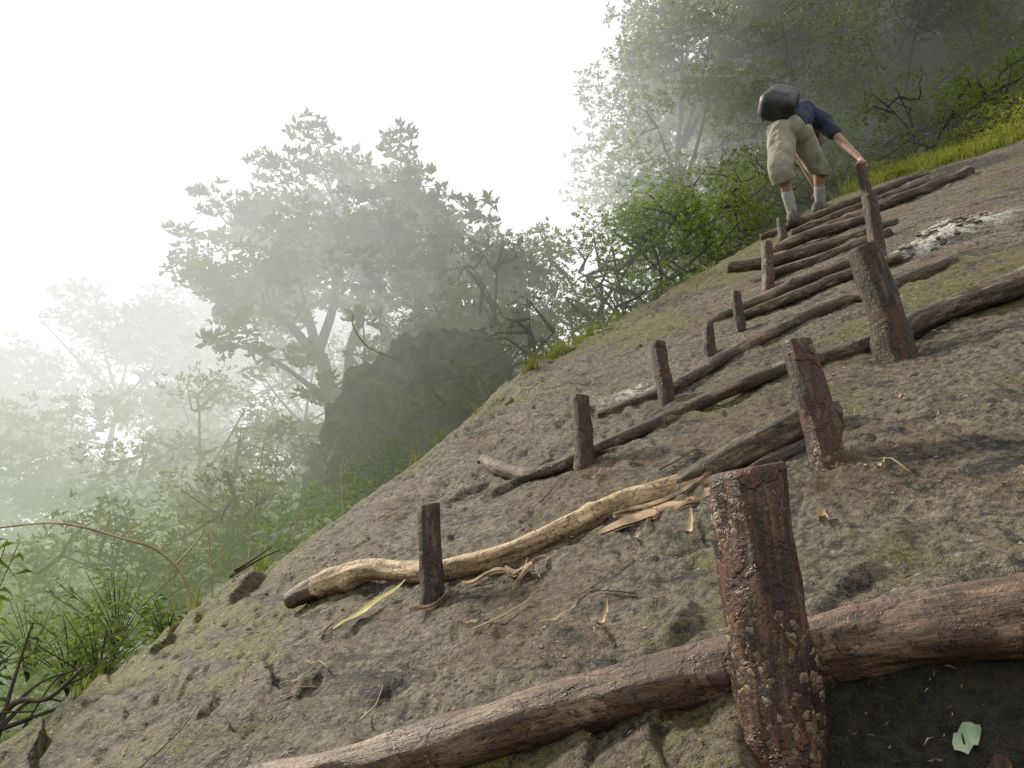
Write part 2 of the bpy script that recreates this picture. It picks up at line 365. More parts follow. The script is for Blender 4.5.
limbs=[([(0,0,0),(-.10,0,.9),(-.30,.05,1.6),(-.45,0,2.2)],.18,.09),
 ([(-.5,0,2.1),(-.9,-.1,2.6),(-1.5,-.2,3.0),(-2.2,-.2,3.3)],.08,.025),
 ([(-.5,0,2.2),(-.8,.2,3.0),(-1.3,.3,3.8),(-1.5,.3,4.3)],.08,.02),
 ([(-.5,0,2.2),(-.35,.2,3.2),(-.5,.2,4.3),(-.3,.3,4.9)],.08,.02),
 ([(.05,.1,0),(.25,.2,1.2),(.6,.1,2.2),(.95,0,3.0),(1.1,0,4.0)],.14,.03),
 ([(.15,-.1,.2),(.1,-.1,1.3),(-.05,0,2.2),(.1,.1,3.0),(.0,.2,3.9)],.10,.03),
 ([(.6,.1,2.2),(.3,.2,3.1),(.4,.1,4.2),(.5,.1,4.8)],.07,.02),
 ([(.8,0,2.7),(1.4,-.2,3.3),(1.9,-.2,3.6)],.05,.015),
 ([(.6,.1,2.1),(1.3,-.2,2.6),(2.2,-.2,2.7)],.05,.015),
 ([(-.3,0,1.5),(-1.0,-.3,2.0),(-1.7,-.3,2.3)],.045,.015),
 ([(0,-.1,1.9),(.25,-.4,1.75),(.6,-.5,1.35)],.02,.006)]
cl=[]
def crown(cx,cz,rx,rz,n,ry=.9,r=(.20,.38)):
    for i in range(n):
        a=rng.uniform(0,2*math.pi); q=rng.uniform(.08,1)**.5
        cl.append((cx+rx*q*math.cos(a),rng.uniform(-ry,ry),cz+rz*q*math.sin(a),rng.uniform(*r)))
crown(-.1,4.40,1.40,.85,58); crown(-1.5,3.6,1.05,.85,46); crown(.9,4.0,1.05,.85,40); crown(-.3,3.5,1.2,.5,14)
crown(-.9,3.0,1.2,.4,12); crown(1.7,3.3,1.0,.6,26); crown(1.8,2.5,1.0,.5,26); crown(-1.2,2.3,.9,.4,8,r=(.2,.3)); crown(.8,2.3,.7,.4,12); crown(-1.9,2.9,.5,.3,6)
crown(.1,1.7,.7,.5,12,r=(.16,.28)); crown(-.5,1.1,.4,.6,8,r=(.16,.26))
main=tree('tree','gnarled spreading tree with rounded crown beside a mossy boulder','tree',(mx,my,mz),limbs,cl,M_leaf_main,.145,34,k=6,wid=.44)
def rand_tree(name,label,x,y,h,w,n,leafm,lsize,per,bole=.3,rr=(.35,.65),group=None,k=5,low=.25,r0=None,depth=1.0,cat='tree'):
    global cl; z=h1(x,y)-.15; cl=[]
    limbs=[([(0,0,0),(rng.uniform(-.15,.15)*w*.4,0,h*.4),(rng.uniform(-.2,.2)*w*.5,0,h*.85)],r0 or h*.02,.02)]
    for i in range(6):
        a=rng.uniform(0,2*math.pi); b=h*rng.uniform(bole,.7); e=w*rng.uniform(.3,.48)
        limbs.append(([(0,0,b),(math.cos(a)*e*.5,math.sin(a)*e*.5,b+h*.12),(math.cos(a)*e,math.sin(a)*e,b+h*rng.uniform(.15,.3))],h*.009,.01))
    for i in range(n):
        t=rng.uniform(low,1); a=rng.uniform(0,2*math.pi); prof=math.sin(math.pi*min(1,max(.08,(1-t)*.85+.12)))**.6
        q=rng.uniform(.2,1)**.5*w*.5*prof*rng.uniform(.75,1.2)
        cl.append((math.cos(a)*q,math.sin(a)*q*depth,t*h,rng.uniform(*rr)))
    return tree(name,label,cat,(x,y,z),limbs,cl,leafm,lsize,per,k=k,group=group,twigs=1,seg=6)
G1='misty forest trees behind the top of the slope'
LD='dense green tree above the log steps'; LM='tall lacy tree fading into white mist'
rand_tree('tree',LM,3.45,14.4,6.6,3.6,110,M_leaf_forest,.13,38,group=G1,low=.03)
rand_tree('tree',LM,4.8,15.6,7.4,4.4,110,M_leaf_forest,.16,36,group=G1,low=.03)
for (x,y,h,w,n) in [(5.7,14.0,6.0,3.6,85),(7.6,13.8,5.6,4.0,85),(9.6,13.4,5.6,4.2,85),(11.8,13.0,5.6,4.2,60)]:
    rand_tree('tree',LD,x,y,h,w,n,M_leaf_forest,.125,36,group=G1,low=.03)
for (x,y,h,w,n) in [(6.9,16.2,7.8,5,95),(9.2,16.0,7.8,5.4,95),(11.6,15.6,7.8,5.4,80),(14.2,15,7.5,5,50)]:
    rand_tree('tree',LD,x,y,h,w,n,M_leaf_forest,.24,30,group=G1,low=.1,rr=(.5,.8))
G2='shrubs along the lip of the rock slope'
for (x,y,h,w,n) in [(1.55,10.4,2.0,1.6,44),(2.2,10.7,2.2,1.7,46),(.85,10.9,1.4,1.3,20),(3.0,11.2,2.2,1.7,38),(3.8,11.9,2.3,1.8,34),(4.6,12.3,2.2,1.8,28),(5.6,12.6,1.6,2.2,26),(6.6,11.6,1.5,2.0,26),(7.6,10.9,1.3,1.8,24),(8.4,10.2,1.2,1.8,22),(9.6,10.4,1.4,2.2,24)]:
    rand_tree('shrub','bushy green shrub with fine leaves in mist',x,y,h,w,n,M_leaf_bush if x<2.7 else M_leaf_forest,.065,64,bole=.1,rr=(.22,.40),group=G2,low=.05,r0=.02,k=6,cat='shrub')
G3='shrubs on the misty valley side'
for (x,y,h,w,n) in [(-1.3,11.2,2.5,1.6,24),(-.6,11.2,2.8,2.0,40),(.2,11.6,2.6,1.9,38),(-3.6,10.3,1.9,1.5,14),(-4.5,11.6,2.8,2.2,18),(-5.8,12.5,3.0,2.4,18),(-3.1,9.0,1.1,1.4,12),(-4.2,8.8,1.3,1.6,14),(-5.6,9.6,1.4,2.0,14),(-3.4,12.8,3.0,2.0,18),(-7.2,11.2,1.8,2.2,14),(-3.9,14.5,3.2,2.6,22),(-5.6,14.8,3.4,2.8,22),(-2.2,14.0,2.6,2.4,18)]:
    rand_tree('shrub','loose leafy shrub half lost in the mist',x,y,h,w,n,M_leaf_main,.09,44,bole=.15,rr=(.25,.45),group=G3,low=.1,r0=.02,cat='shrub')
for (x,y,h,w,n) in [(-.45,9.0,.9,1.1,18),(-1.5,8.6,.7,.9,10),(.2,9.2,1.5,1.1,20),(-.2,9.6,2.6,1.0,16),(-1.75,9.3,1.6,.7,8)]:
    rand_tree('shrub','green shrub draping over the mossy rock',x,y,h,w,n,M_leaf_main,.06,46,bole=.15,rr=(.16,.30),group=G3,low=.1,r0=.012,cat='shrub')
G4='far trees swallowed by the mist'
for (x,y,h,w,n) in [(-8.0,16,5.8,4.2,40),(-11,17,6.3,4.6,40),(-13.5,19,8,5,36),(-6.2,17.5,5.6,4,36),(-16,22,9,6,34),(-3.8,17.5,4.2,3.6,26)]:
    rand_tree('tree','pale round tree swallowed by white mist',x,y,h,w,n,M_leaf_far,.18,34,group=G4,rr=(.5,.9),low=.05)
# ---------------------------------------------------------------- boulder
def boulder(name,label,c,r,seed,mat=M_boulder):
    import bmesh
    bm=bmesh.new(); bmesh.ops.create_icosphere(bm,subdivisions=5,radius=1)
    for v in bm.verts:
        p=v.co.copy(); q=float(fbm(np.array([p.x*1.6+seed+p.z]),np.array([p.y*1.6+p.z*1.3]),4,seed)[0]); q2=abs(float(fbm(np.array([p.x*4+p.z*3]),np.array([p.y*4-p.z*2]),4,seed+4)[0]))
        p*=(1+.45*q-.55*q2); v.co=Vector((p.x*r[0],p.y*r[1],p.z*r[2]))
    me=bpy.data.meshes.new(name); bm.to_mesh(me); bm.free()
    for p in me.polygons: p.use_smooth=True
    me.materials.append(mat); o=bpy.data.objects.new(name,me); COL.objects.link(o); o.location=c
    o['label']=label; o['category']='rock'; return o
boulder('boulder','brown mossy rock outcrop at the foot of a tree',(-.98,9.9,2.65),(1.35,.9,1.55),3)
boulder('boulder','brown mossy rock outcrop at the foot of a tree',(-2.0,10.2,2.3),(.75,.6,1.15),8)
# ---------------------------------------------------------------- undergrowth (uncountable)
def scatter(n,xr,yr,cond):
    out=[]
    while len(out)<n:
        X=rng.uniform(*xr,20000); Y=rng.uniform(*yr,20000); k=cond(X,Y); out+=list(zip(X[k],Y[k]))
    a=np.array(out[:n]); return a[:,0],a[:,1]
X,Y=scatter(14000,(-14,9),(3.5,22),lambda x,y:(edge_s(x,y)>.55)&(x<1+y*.35)&(vnoise(x*.9,y*.9,4)>.25)&(rng.random(len(x))<12/(12+y*y*.35)))
sE=edge_s(X,Y); Z=H(X,Y,False)+rng.uniform(0,.45,len(X))*vnoise(X*.7,Y*.7,6)*np.clip(sE*.55-.2,0.05,1.6)
v,f=rosettes(np.stack([X,Y,Z],1),6,.018+.0085*Y,up=.5); mk('undergrowth',v,f,M_under,kind='stuff',smooth=False)
def blades(X,Y,hgt,wid,lean=.5,zo=0):
    n=len(X); Z=H(X,Y)+zo; a=rng.uniform(0,2*np.pi,n)
    h=(hgt*rng.uniform(.4,1.3,n)).reshape(n,1); l=(lean*rng.uniform(.2,1.3,n)).reshape(n,1); w=(wid*rng.uniform(.6,1.3,n)).reshape(n,1)
    d=np.stack([np.cos(a),np.sin(a),0*a],1); sd=np.stack([-np.sin(a),np.cos(a),0*a],1); up=np.array([[0,0,1.0]])
    B=np.stack([X,Y,Z-.01],1); M=B+d*l*h*.3+up*h*.6; T=B+d*l*h*.9+up*h*(1-.3*l)
    V=np.stack([B-sd*w*.5,B+sd*w*.5,M+sd*w*.4,M-sd*w*.4,T+sd*w*.08,T-sd*w*.08],1).reshape(-1,3)
    b=6*np.arange(n).reshape(n,1); F=np.concatenate([b+np.array([[0,1,2,3]]),b+np.array([[3,2,4,5]])],0)
    return V,F
def grassy(x,y): return (x>np.interp(y,GY,GX)+.35*fbm(x*1.5,y*1.5,3,2)+.05)&(edge_s(x,y)<.3)&(vnoise(x*1.8,y*1.8,14)>.33)
X,Y=scatter(26000,(3.6,12),(5,14),grassy)
v,f=blades(X,Y,.22*(.5+vnoise(X*1.3,Y*1.3,33)),.010,.9); mk('grass',v,f,M_grass,kind='stuff',smooth=False)
X,Y=scatter(7000,(4.2,12),(5,14),lambda x,y:grassy(x-.2,y)&(vnoise(x*1.5,y*1.5,15)>.35))
Z=H(X,Y,False)+rng.uniform(.03,.9,len(X))*vnoise(X*1.1,Y*1.1,34)**1.5; v,f=rosettes(np.stack([X,Y,Z],1),7,.065,up=.3); mk('ground_cover',v,f,M_grass,kind='stuff',smooth=False)
tx=[];ty=[]
for (cx,cy,r,n) in [(.36,6.40,.13,300),(.62,6.75,.13,340),(.14,6.05,.06,110),(.95,7.0,.06,60),(-.25,5.5,.03,24),(-.6,4.8,.03,20),(-1.2,3.88,.05,130),(2.2,8.4,.05,30),(3.2,9.5,.2,120),(-1.62,3.25,.04,50),(-.45,5.1,.03,30),(-1.35,3.55,.03,30)]:
    tx+=list(rng.normal(cx,r*.6,n)); ty+=list(rng.normal(cy,r*.5,n))
v,f=blades(np.array(tx),np.array(ty),.15,.005,1.0); mk('grass_tufts',v,f,M_grass,kind='stuff',smooth=False)
# ---------------------------------------------------------------- log steps
G5='log steps pegged across the rock slope'
def log(pts,R,mat,label,seed,rough=.16,seg=20,step=.03,lift=.6,squash=1.0,name='log_step',group=G5,extra=None,cat='log step'):
    P=[]
    for i,p in enumerate(pts):
        r=R[i]; base=.4314*p[0]+.4355*p[1]
        P.append((p[0],p[1],base+r*lift+(p[2] if len(p)>2 else 0)))
    rr=random.Random(seed); kn=[(rr.uniform(.1,1.8),rr.uniform(0,6.28),rr.uniform(.25,.5)) for _ in range(4)]
    V,F,G=tube(P,R,seg,step,rough=rough,seed=seed,squash=squash,knots=kn)
    mid=P[len(P)//2]
    return mk(name,V,F,mat,mid,grain=G,label=label,category=cat,group=group)
log([(-.80,1.97),(-.47,1.81),(-.17,1.71),(.09,1.635),(.344,1.555),(.581,1.445),(.722,1.37),(.871,1.285),(1.15,1.16)],[.046,.050,.053,.055,.057,.061,.065,.069,.072],M_log,'thick brown log pegged behind a tall stake',1,rough=.15,seg=36,step=.02,lift=.55)
log([(-.80,2.97,.01),(-.70,2.95,.02),(-.569,2.90,.03),(-.47,2.86,.02),(-.379,2.79),(-.228,2.64),(-.037,2.54),(.148,2.52),(.335,2.52),(.511,2.455),(.625,2.41)],[.036,.040,.044,.042,.038,.037,.040,.041,.042,.040,.034],M_logpale,'pale peeled crooked branch log with a dark broken end',2,seg=24,step=.02,rough=.24)
log([(.50,2.46,.015),(.60,2.44,.025),(.70,2.43,.03),(.80,2.43,.03),(.95,2.45,.03),(1.02,2.46,.02)],[.028,.042,.052,.055,.052,.045],M_loggrey,'short dark split log wedged behind a red stake',3,seg=24,step=.015,rough=.42)
log([(.62,2.36,.0),(.78,2.355,.0),(.92,2.37,.0)],[.018,.028,.024],M_stake2,'dark broken half log below a split log',33,seg=14,step=.015,rough=.4)
log([(-.13,3.85,.0),(-.07,3.6,.01),(-.01,3.45),(.07,3.29),(.19,3.23),(.32,3.24),(.44,3.24),(.70,3.26),(.96,3.27),(1.19,3.20),(1.39,3.09),(1.52,3.06)],[.03,.034,.034,.032,.028,.03,.03,.032,.034,.036,.038,.036],M_loggrey,'long thin crooked log with a curled end',4,seg=18,rough=.2)
log([(1.50,2.99),(1.60,3.03),(1.70,3.04),(1.86,3.01),(2.05,2.99),(2.25,2.97),(2.5,2.95)],[.04,.05,.052,.052,.055,.06,.06],M_loggrey,'stout weathered log running across the bare rock',5,seg=20,rough=.3)
log([(.42,3.78),(.61,3.72),(.80,3.71),(1.09,3.86),(1.44,3.95),(1.76,3.94),(1.87,3.86),(2.09,3.84),(2.30,3.86)],[.028,.03,.032,.034,.036,.04,.04,.038,.035],M_loggrey,'long thin grey brown log across the rock',6,seg=16,rough=.22)
log([(1.28,4.93),(1.62,4.96),(1.90,4.97),(2.20,4.92),(2.42,4.90)],[.035,.04,.042,.045,.04],M_loggrey,'grey brown log step pegged by short stakes',7,seg=14,rough=.22)
log([(1.43,4.70),(1.79,4.62),(2.09,4.56),(2.34,4.46)],[.03,.036,.04,.04],M_loggrey,'grey brown log step pegged by short stakes',8,seg=14,rough=.22)
log([(1.78,6.13,.16),(2.15,6.03,.06),(2.6,5.94,.01),(3.08,5.86,.0)],[.05,.06,.056,.045],M_loggrey,'thick curved log step with a rounded end',9,seg=14,rough=.22)
log([(1.93,5.66,.04),(2.2,5.58),(2.5,5.50),(2.8,5.42)],[.045,.05,.05,.045],M_loggrey,'grey brown log step pegged by short stakes',10,seg=14,rough=.22)
log([(2.35,6.9,.02),(2.7,6.82,.05),(3.0,6.75,.02),(3.3,6.68)],[.05,.058,.058,.05],M_loggrey,'forked grey log step near the climber',11,seg=14,rough=.22)
log([(3.0,8.86),(3.42,8.71),(3.85,8.56),(4.2,8.53),(4.85,8.38)],[.05,.06,.065,.06,.05],M_loggrey,'dark log step under the climber and his boots',12,seg=14,rough=.22)
log([(3.0,7.28,.0),(3.51,7.12),(3.79,7.04),(4.1,6.99),(4.45,6.95)],[.05,.06,.062,.06,.055],M_loggrey,'stout log step with a pale cut end',13,seg=14,rough=.22)
log([(3.05,8.0),(3.5,7.86),(3.95,7.72),(4.35,7.6)],[.05,.055,.055,.045],M_loggrey,'grey brown log step pegged by short stakes',14,seg=14,rough=.22)
G6='wooden stakes pegging the log steps'
def stake(x,y,h,r,lx,mat,label,seed,ly=0,zb=None,seg=18,taper=1.08):
    z=(.4314*x+.4355*y) if zb is None else zb
    P=[(x-lx*.3,y,z-.12),(x,y,z),(x+lx*.3+r*.05,y+ly*.3,z+h*.33),(x+lx*.7,y+ly*.7,z+h*.7),(x+lx,y+ly,z+h)]
    rr=random.Random(seed); kn=[(rr.uniform(.1,.12+h*.5),rr.uniform(0,6.28),rr.uniform(.12,.28)) for _ in range(3)]
    V,F,G=tube(P,[r*taper,r*taper,r*1.02,r*.99,r*.97],seg,.012 if h>.36 else .02,rough=.18,seed=seed,knots=kn,capr=.035)
    P0=Vector(P[-1]); sg=(1 if seed%2 else -1); out=[]
    for v in V:
        v=Vector(v); k_=max(0,min(1,(v[2]-(P0.z-r*1.6))/(r*1.6)))
        out.append(v+Vector((0,0,k_*(.14*(v[0]-P0.x)*sg+.10*(v[1]-P0.y)))))
    return mk('wooden_stake',out,F,mat,(x,y,z),grain=G,label=label,category='stake',group=G6)
stake(.452,1.405,.80,.068,-.035,M_stake,'thick red brown stake crusted with lichen flakes',21,zb=.41,seg=48)
stake(.88,2.20,.37,.048,-.06,M_stake,'red brown leaning stake with peeling bark',22,seg=28)
stake(-.24,2.50,.285,.036,-.02,M_stake2,'short dark stake holding a pale crooked log',23,seg=24)
stake(.29,3.15,.288,.037,-.012,M_stake2,'dark upright stake holding a thin crooked log',24)
stake(1.46,2.90,.43,.064,-.08,M_stake2,'stout leaning brown stake beside a weathered log',25,seg=24)
stake(.71,3.57,.29,.04,-.03,M_stake2,'dark leaning stake holding a thin grey log',26)
stake(1.05,4.06,.19,.03,0,M_stake2,'small short stake in bare rock',27)
stake(1.31,4.35,.25,.03,-.01,M_stake2,'small short stake in bare rock',28)
stake(1.86,5.43,.36,.045,.02,M_stake,'red brown stake pegging a stack of logs',29)
stake(2.84,7.72,.28,.045,0,M_stake2,'short dark stake behind the climber',30)
stake(2.28,4.60,.48,.05,-.01,M_stake2,'tall dark stake pegging a stack of logs',31)
stake(4.15,8.44,.44,.055,-.035,M_stake2,'dark stake gripped by the climber',32)
# ---------------------------------------------------------------- loose bits
def on(x,y,dz=.0): return (x,y,h1(x,y)+dz)
def leafobj(name,label,x,y,L,W,ang,curl,mat,group,lift=.012,cat='leaf'):
    z=h1(x,y)+lift; V=[];F=[]; n=9
    gx,gy=.4314,.4355
    if y<1.72-.445*x-.02 and x>.4:
        gx=(h0(x+.05,y)-h0(x-.05,y))/.10*.9; gy=(h0(x,y+.05)-h0(x,y-.05))/.10*.8
    for i in range(n):
        t=i/(n-1); w=W*math.sin(math.pi*min(.97,t*.9+.06))**.8*(1+.12*math.sin(i*2.3)); zc=curl*L*(t-.5)**2*1.6+.003*math.sin(i*1.7)
        for j,sd in enumerate((-1,-.5,0,.5,1)):
            lx=(t-.5)*L; ly=sd*w*.5; hz=zc+abs(sd)**1.5*w*.35*(.5+.5*curl)
            X_=lx*math.cos(ang)-ly*math.sin(ang); Y_=lx*math.sin(ang)+ly*math.cos(ang)
            V.append((x+X_-gx*hz*.6,y+Y_-gy*hz*.6,z+gx*X_+gy*Y_+hz))
    for i in range(n-1):
        for j in range(4): a=i*5+j; F.append((a,a+1,a+6,a+5))
    return mk(name,V,F,mat,(x,y,z),label=label,category=cat,group=group)
GL='dry leaves fallen on the rock slope'
for i,(x,y,L,W,a,c) in enumerate([(.75,1.95,.065,.025,1.3,.9),(.21,1.92,.09,.014,1.1,.6),(.12,2.06,.10,.012,.2,.3),(.02,2.40,.09,.016,.8,.6),(-.57,2.29,.08,.014,.4,.4),(.62,2.02,.04,.018,2.2,.7),(-.1,2.2,.06,.012,2.8,.5),(.35,2.25,.07,.013,.6,.4),(.95,2.05,.04,.016,.3,.6),(.3,2.9,.07,.016,.5,.6),(1.2,2.4,.05,.016,1.7,.6)]):
    leafobj('dry_leaf','curled tan dry leaf lying on the rock',x,y,L,W,a,c,M_dry,GL)
leafobj('fallen_leaf','long yellowing narrow leaf below the pale log',-.44,2.60,.24,.04,.62,.1,M_yellow,'long leaves beside the log steps',.03)
leafobj('fallen_leaf','pale dry pointed leaf below the pale log',.47,2.14,.13,.018,1.2,.5,M_dry,'long leaves beside the log steps',.02)
leafobj('fallen_leaf','fresh green narrow leaf lying on the front log',-.24,1.69,.15,.016,-.2,.1,M_greenleaf,'long leaves beside the log steps',.03)
for (x,y,a,g) in [(.685,1.30,-.2,1),(.60,1.31,1.4,0),(.76,1.25,2.4,0),(.55,1.33,.1,0),(.80,1.24,1.1,0),(.66,1.25,2.9,0),(.72,1.24,.3,0),(.62,1.25,2.2,0),(.71,1.27,2.7,0),(.58,1.27,.6,0),(.64,1.29,.2,0),(.75,1.22,3.0,0)]:
    leafobj('fallen_leaf','pale green leaf in the hollow under a log' if g else 'dark rotting leaf in the hollow under a log',x,y,.042 if g else .034,.022,a,.15,M_greenleaf if g else M_dark,'fallen leaves in the hollow',.006)
GB='splintered bark strips below the pale log'
def strip(x0,y0,x1,y1,w,seed,mat=M_bark,name='bark_strip',lab='splintered flat strip of brown bark',h=.02):
    n=12; V=[];F=[]; r=random.Random(seed); dx,dy=x1-x0,y1-y0; L=math.hypot(dx,dy); px,py=-dy/L,dx/L
    for i in range(n):
        t=i/(n-1); x=x0+dx*t;y=y0+dy*t; ww=w*(.25+.75*math.sin(math.pi*(t*.92+.04)))*r.uniform(.75,1.2); z=.4314*x+.4355*y+h+.012*math.sin(t*5+seed)
        o=r.uniform(-.15,.15)*w
        for sd,dz in ((-.5,0),(-.2,.006),(.2,.004),(.5,0)): V.append((x+px*(sd*ww+o),y+py*(sd*ww+o),z+dz+.4314*px*sd*ww+.4355*py*sd*ww))
    for i in range(n-1):
        for j in range(3): a=i*4+j; F.append((a,a+1,a+5,a+4))
    m=len(V); V2=[(v[0],v[1],v[2]-.008) for v in V]; F+= [tuple(m+q for q in reversed(f)) for f in F]
    return mk(name,V+V2,F,mat,V[m//2],label=lab,category='bark strip',group=GB)
strip(.25,2.35,.64,2.36,.08,1,h=.03); strip(.30,2.40,.60,2.40,.03,2,h=.045); strip(-.02,2.45,.06,2.36,.025,3); strip(-.15,2.50,-.02,2.42,.018,4)
strip(.0,2.32,.10,2.42,.014,5); strip(.45,2.3,.56,2.33,.02,6); strip(.40,2.30,.52,2.35,.025,7,h=.03); strip(-.3,2.42,-.18,2.46,.016,8)
GT='dead twigs lying on the rock'
def twig(P,r,mat,label,name='twig',group=GT,branches=()):
    V,F,G=tube(P,[r*(1-.6*i/(len(P)-1)) for i in range(len(P))],6,.03)
    for b in branches:
        v,f,g=tube(b,[r*.6*(1-.6*i/(len(b)-1)) for i in range(len(b))],5,.03,off=len(V)); V+=v;F+=f
    return mk(name,V,F,mat,P[0],label=label,category='twig',group=group)
tw=random.Random(5)
for (x,y,a,L,r) in [(-.1,2.15,.3,.2,.004),(-.6,2.6,.9,.22,.004),(.15,2.1,.1,.18,.0035),(-.35,1.98,1.3,.12,.004),(.3,2.0,2.5,.15,.003),(-.5,2.3,2.2,.16,.0035),(.5,2.7,.3,.2,.004),(1.0,2.0,2.0,.14,.004),(-.15,1.83,1.6,.1,.003),(.1,2.9,1.1,.2,.004)]+[(tw.uniform(-1,1.3),tw.uniform(1.9,3.6),tw.uniform(0,3.1),tw.uniform(.05,.16),.0026) for _ in range(26)]:
    P=[on(x+math.cos(a)*L*t,y+math.sin(a)*L*t,.012+.01*math.sin(9*t)) for t in (0,.35,.7,1)]
    twig(P,r*.75,M_twig if tw.random()>.4 else M_darktwig,'thin dry twig lying on the rock')
octv=np.array([[1,0,0],[0,1,0],[-1,0,0],[0,-1,0],[0,0,.8],[0,0,-.8]]); octf=np.array([[0,1,4],[1,2,4],[2,3,4],[3,0,4],[1,0,5],[2,1,5],[3,2,5],[0,3,5]])
X,Y=scatter(1200,(-1.9,2.4),(1.4,5),lambda x,y:(edge_s(x,y)<-.05)&(vnoise(x*3,y*3,51)>.5))
Z=H(X,Y)-.001; sz=rng.uniform(.002,.008,len(X))
X2,Y2=scatter(120,(2.35,3.2),(4.4,4.8),lambda x,y:vnoise(x*6,y*6,52)>.4); X=np.concatenate([X,X2]);Y=np.concatenate([Y,Y2]);Z=np.concatenate([Z,H(X2,Y2)]);sz=np.concatenate([sz,rng.uniform(.010,.035,len(X2))])
V=(octv[None]*sz[:,None,None]*rng.uniform(.6,1.4,(len(X),6,3))+np.stack([X,Y,Z],1)[:,None,:]).reshape(-1,3)
F=(octf[None]+6*np.arange(len(X))[:,None,None]).reshape(-1,3)
mk('rock_crumbs',V,F,plain('crumbs',(.06,.05,.03),(.34,.31,.24),8),kind='stuff',smooth=False)
X,Y=scatter(8000,(-1.6,2.2),(1.4,4.5),lambda x,y:(edge_s(x,y)<-.05)&(vnoise(x*2.5,y*2.5,61)>.40))
X2,Y2=scatter(1600,(.38,1.2),(.95,1.6),lambda x,y:(y<1.70-.445*x)); X=np.concatenate([X,X2]); Y=np.concatenate([Y,Y2])
D=rng.normal(size=(len(X),3)); D[:,2]=D[:,0]*.43+D[:,1]*.43+rng.normal(size=len(X))*.1
v,f=leaves(np.stack([X,Y,H(X,Y)+.004],1),D,rng.uniform(.006,.032,len(X))*np.where(rng.random(len(X))<.7,.6,1),.16)
def litter():
    m,nt=newmat('litter'); n=N(nt); rnd=n('ShaderNodeNewGeometry').outputs['Random Per Island']
    c=ramp(n,rnd,[(0,(.010,.007,.004)),(.5,(.07,.045,.022)),(.8,(.24,.17,.085)),(1,(.48,.40,.26))])
    s=n('ShaderNodeBsdfPrincipled',{'Base Color':c,'Roughness':.8}); finish(n,s.outputs[0],False); return m
mk('leaf_litter',v,f,litter(),kind='stuff',smooth=False)
# ---------------------------------------------------------------- left-hand plants
bx,by=-1.69,4.36; bz=h1(bx,by)+.30
def rel(*p): return [Vector((bx+a,by+c,bz+b)) for a,b,c in p]
twig(rel((.03,-.35,0),(-.02,.12,0),(-.16,.31,-.05),(-.39,.39,-.05),(-.7,.46,-.1),(-1.08,.43,-.1)),.011,M_twig,'arching bare pale twig at the slope edge',group='bare stems on the valley side',branches=[rel((-.1,.25,0),(.02,.40,0),(.03,.5,0)),rel((-.39,.39,-.05),(-.33,.47,0))])
for (x,y,h,l) in [(-1.72,5.3,1.15,.05),(-2.0,5.6,.7,-.1),(-1.5,5.5,.7,.06),(-2.6,6.2,.9,.1),(-1.25,6.0,.8,-.05)]:
    z=h1(x,y); twig([Vector((x,y,z)),Vector((x+l*.4,y,z+h*.5)),Vector((x+l,y,z+h))],.007,M_twig,'slender upright bare stem',group='bare stems on the valley side',branches=[[Vector((x+l*.4,y,z+h*.5)),Vector((x+l*.4-.08,y,z+h*.65))],[Vector((x+l*.6,y,z+h*.65)),Vector((x+l*.6+.09,y,z+h*.8))]])
twig([Vector((-1.80,8.5,4.08)),Vector((-1.76,8.45,3.90)),Vector((-1.58,8.4,3.66)),Vector((-1.22,8.3,3.48))],.014,M_twig,'thin pale curved vine hanging by the boulder',group='bare stems on the valley side')
GD='broken dead branches at the slope edge'
dr=random.Random(11)
def dead(P,r):
    P=[Vector((a,b,plane(a,b)+c)) for a,b,c in P]; twig(P,r,M_darktwig,'dark broken dead branch',group=GD,name='dead_branch')
dead([(-1.95,3.15,-.05),(-1.8,3.1,.05),(-1.66,3.05,.03),(-1.52,3.0,.10)],.014)
dead([(-2.0,3.15,.0),(-1.85,3.1,-.02),(-1.6,3.05,-.02)],.015)
dead([(-1.85,3.1,-.1),(-1.82,3.1,.12),(-1.78,3.1,.32)],.009)
for i in range(7):
    x=dr.uniform(-2.0,-1.66); y=3.05+dr.uniform(-.1,.15); a=dr.uniform(-.4,.4); L=dr.uniform(.15,.35)
    dead([(x,y,dr.uniform(-.08,.03)),(x+L*.5*math.cos(a),y,dr.uniform(-.03,.08)),(x+L*math.cos(a),y+.05,dr.uniform(-.08,.08))],dr.uniform(.004,.009))
dead([(-1.30,3.85,.0),(-1.22,3.82,.02),(-1.12,3.80,.05)],.008); dead([(-1.32,3.85,-.02),(-1.18,3.82,.01),(-1.08,3.80,.02)],.007)
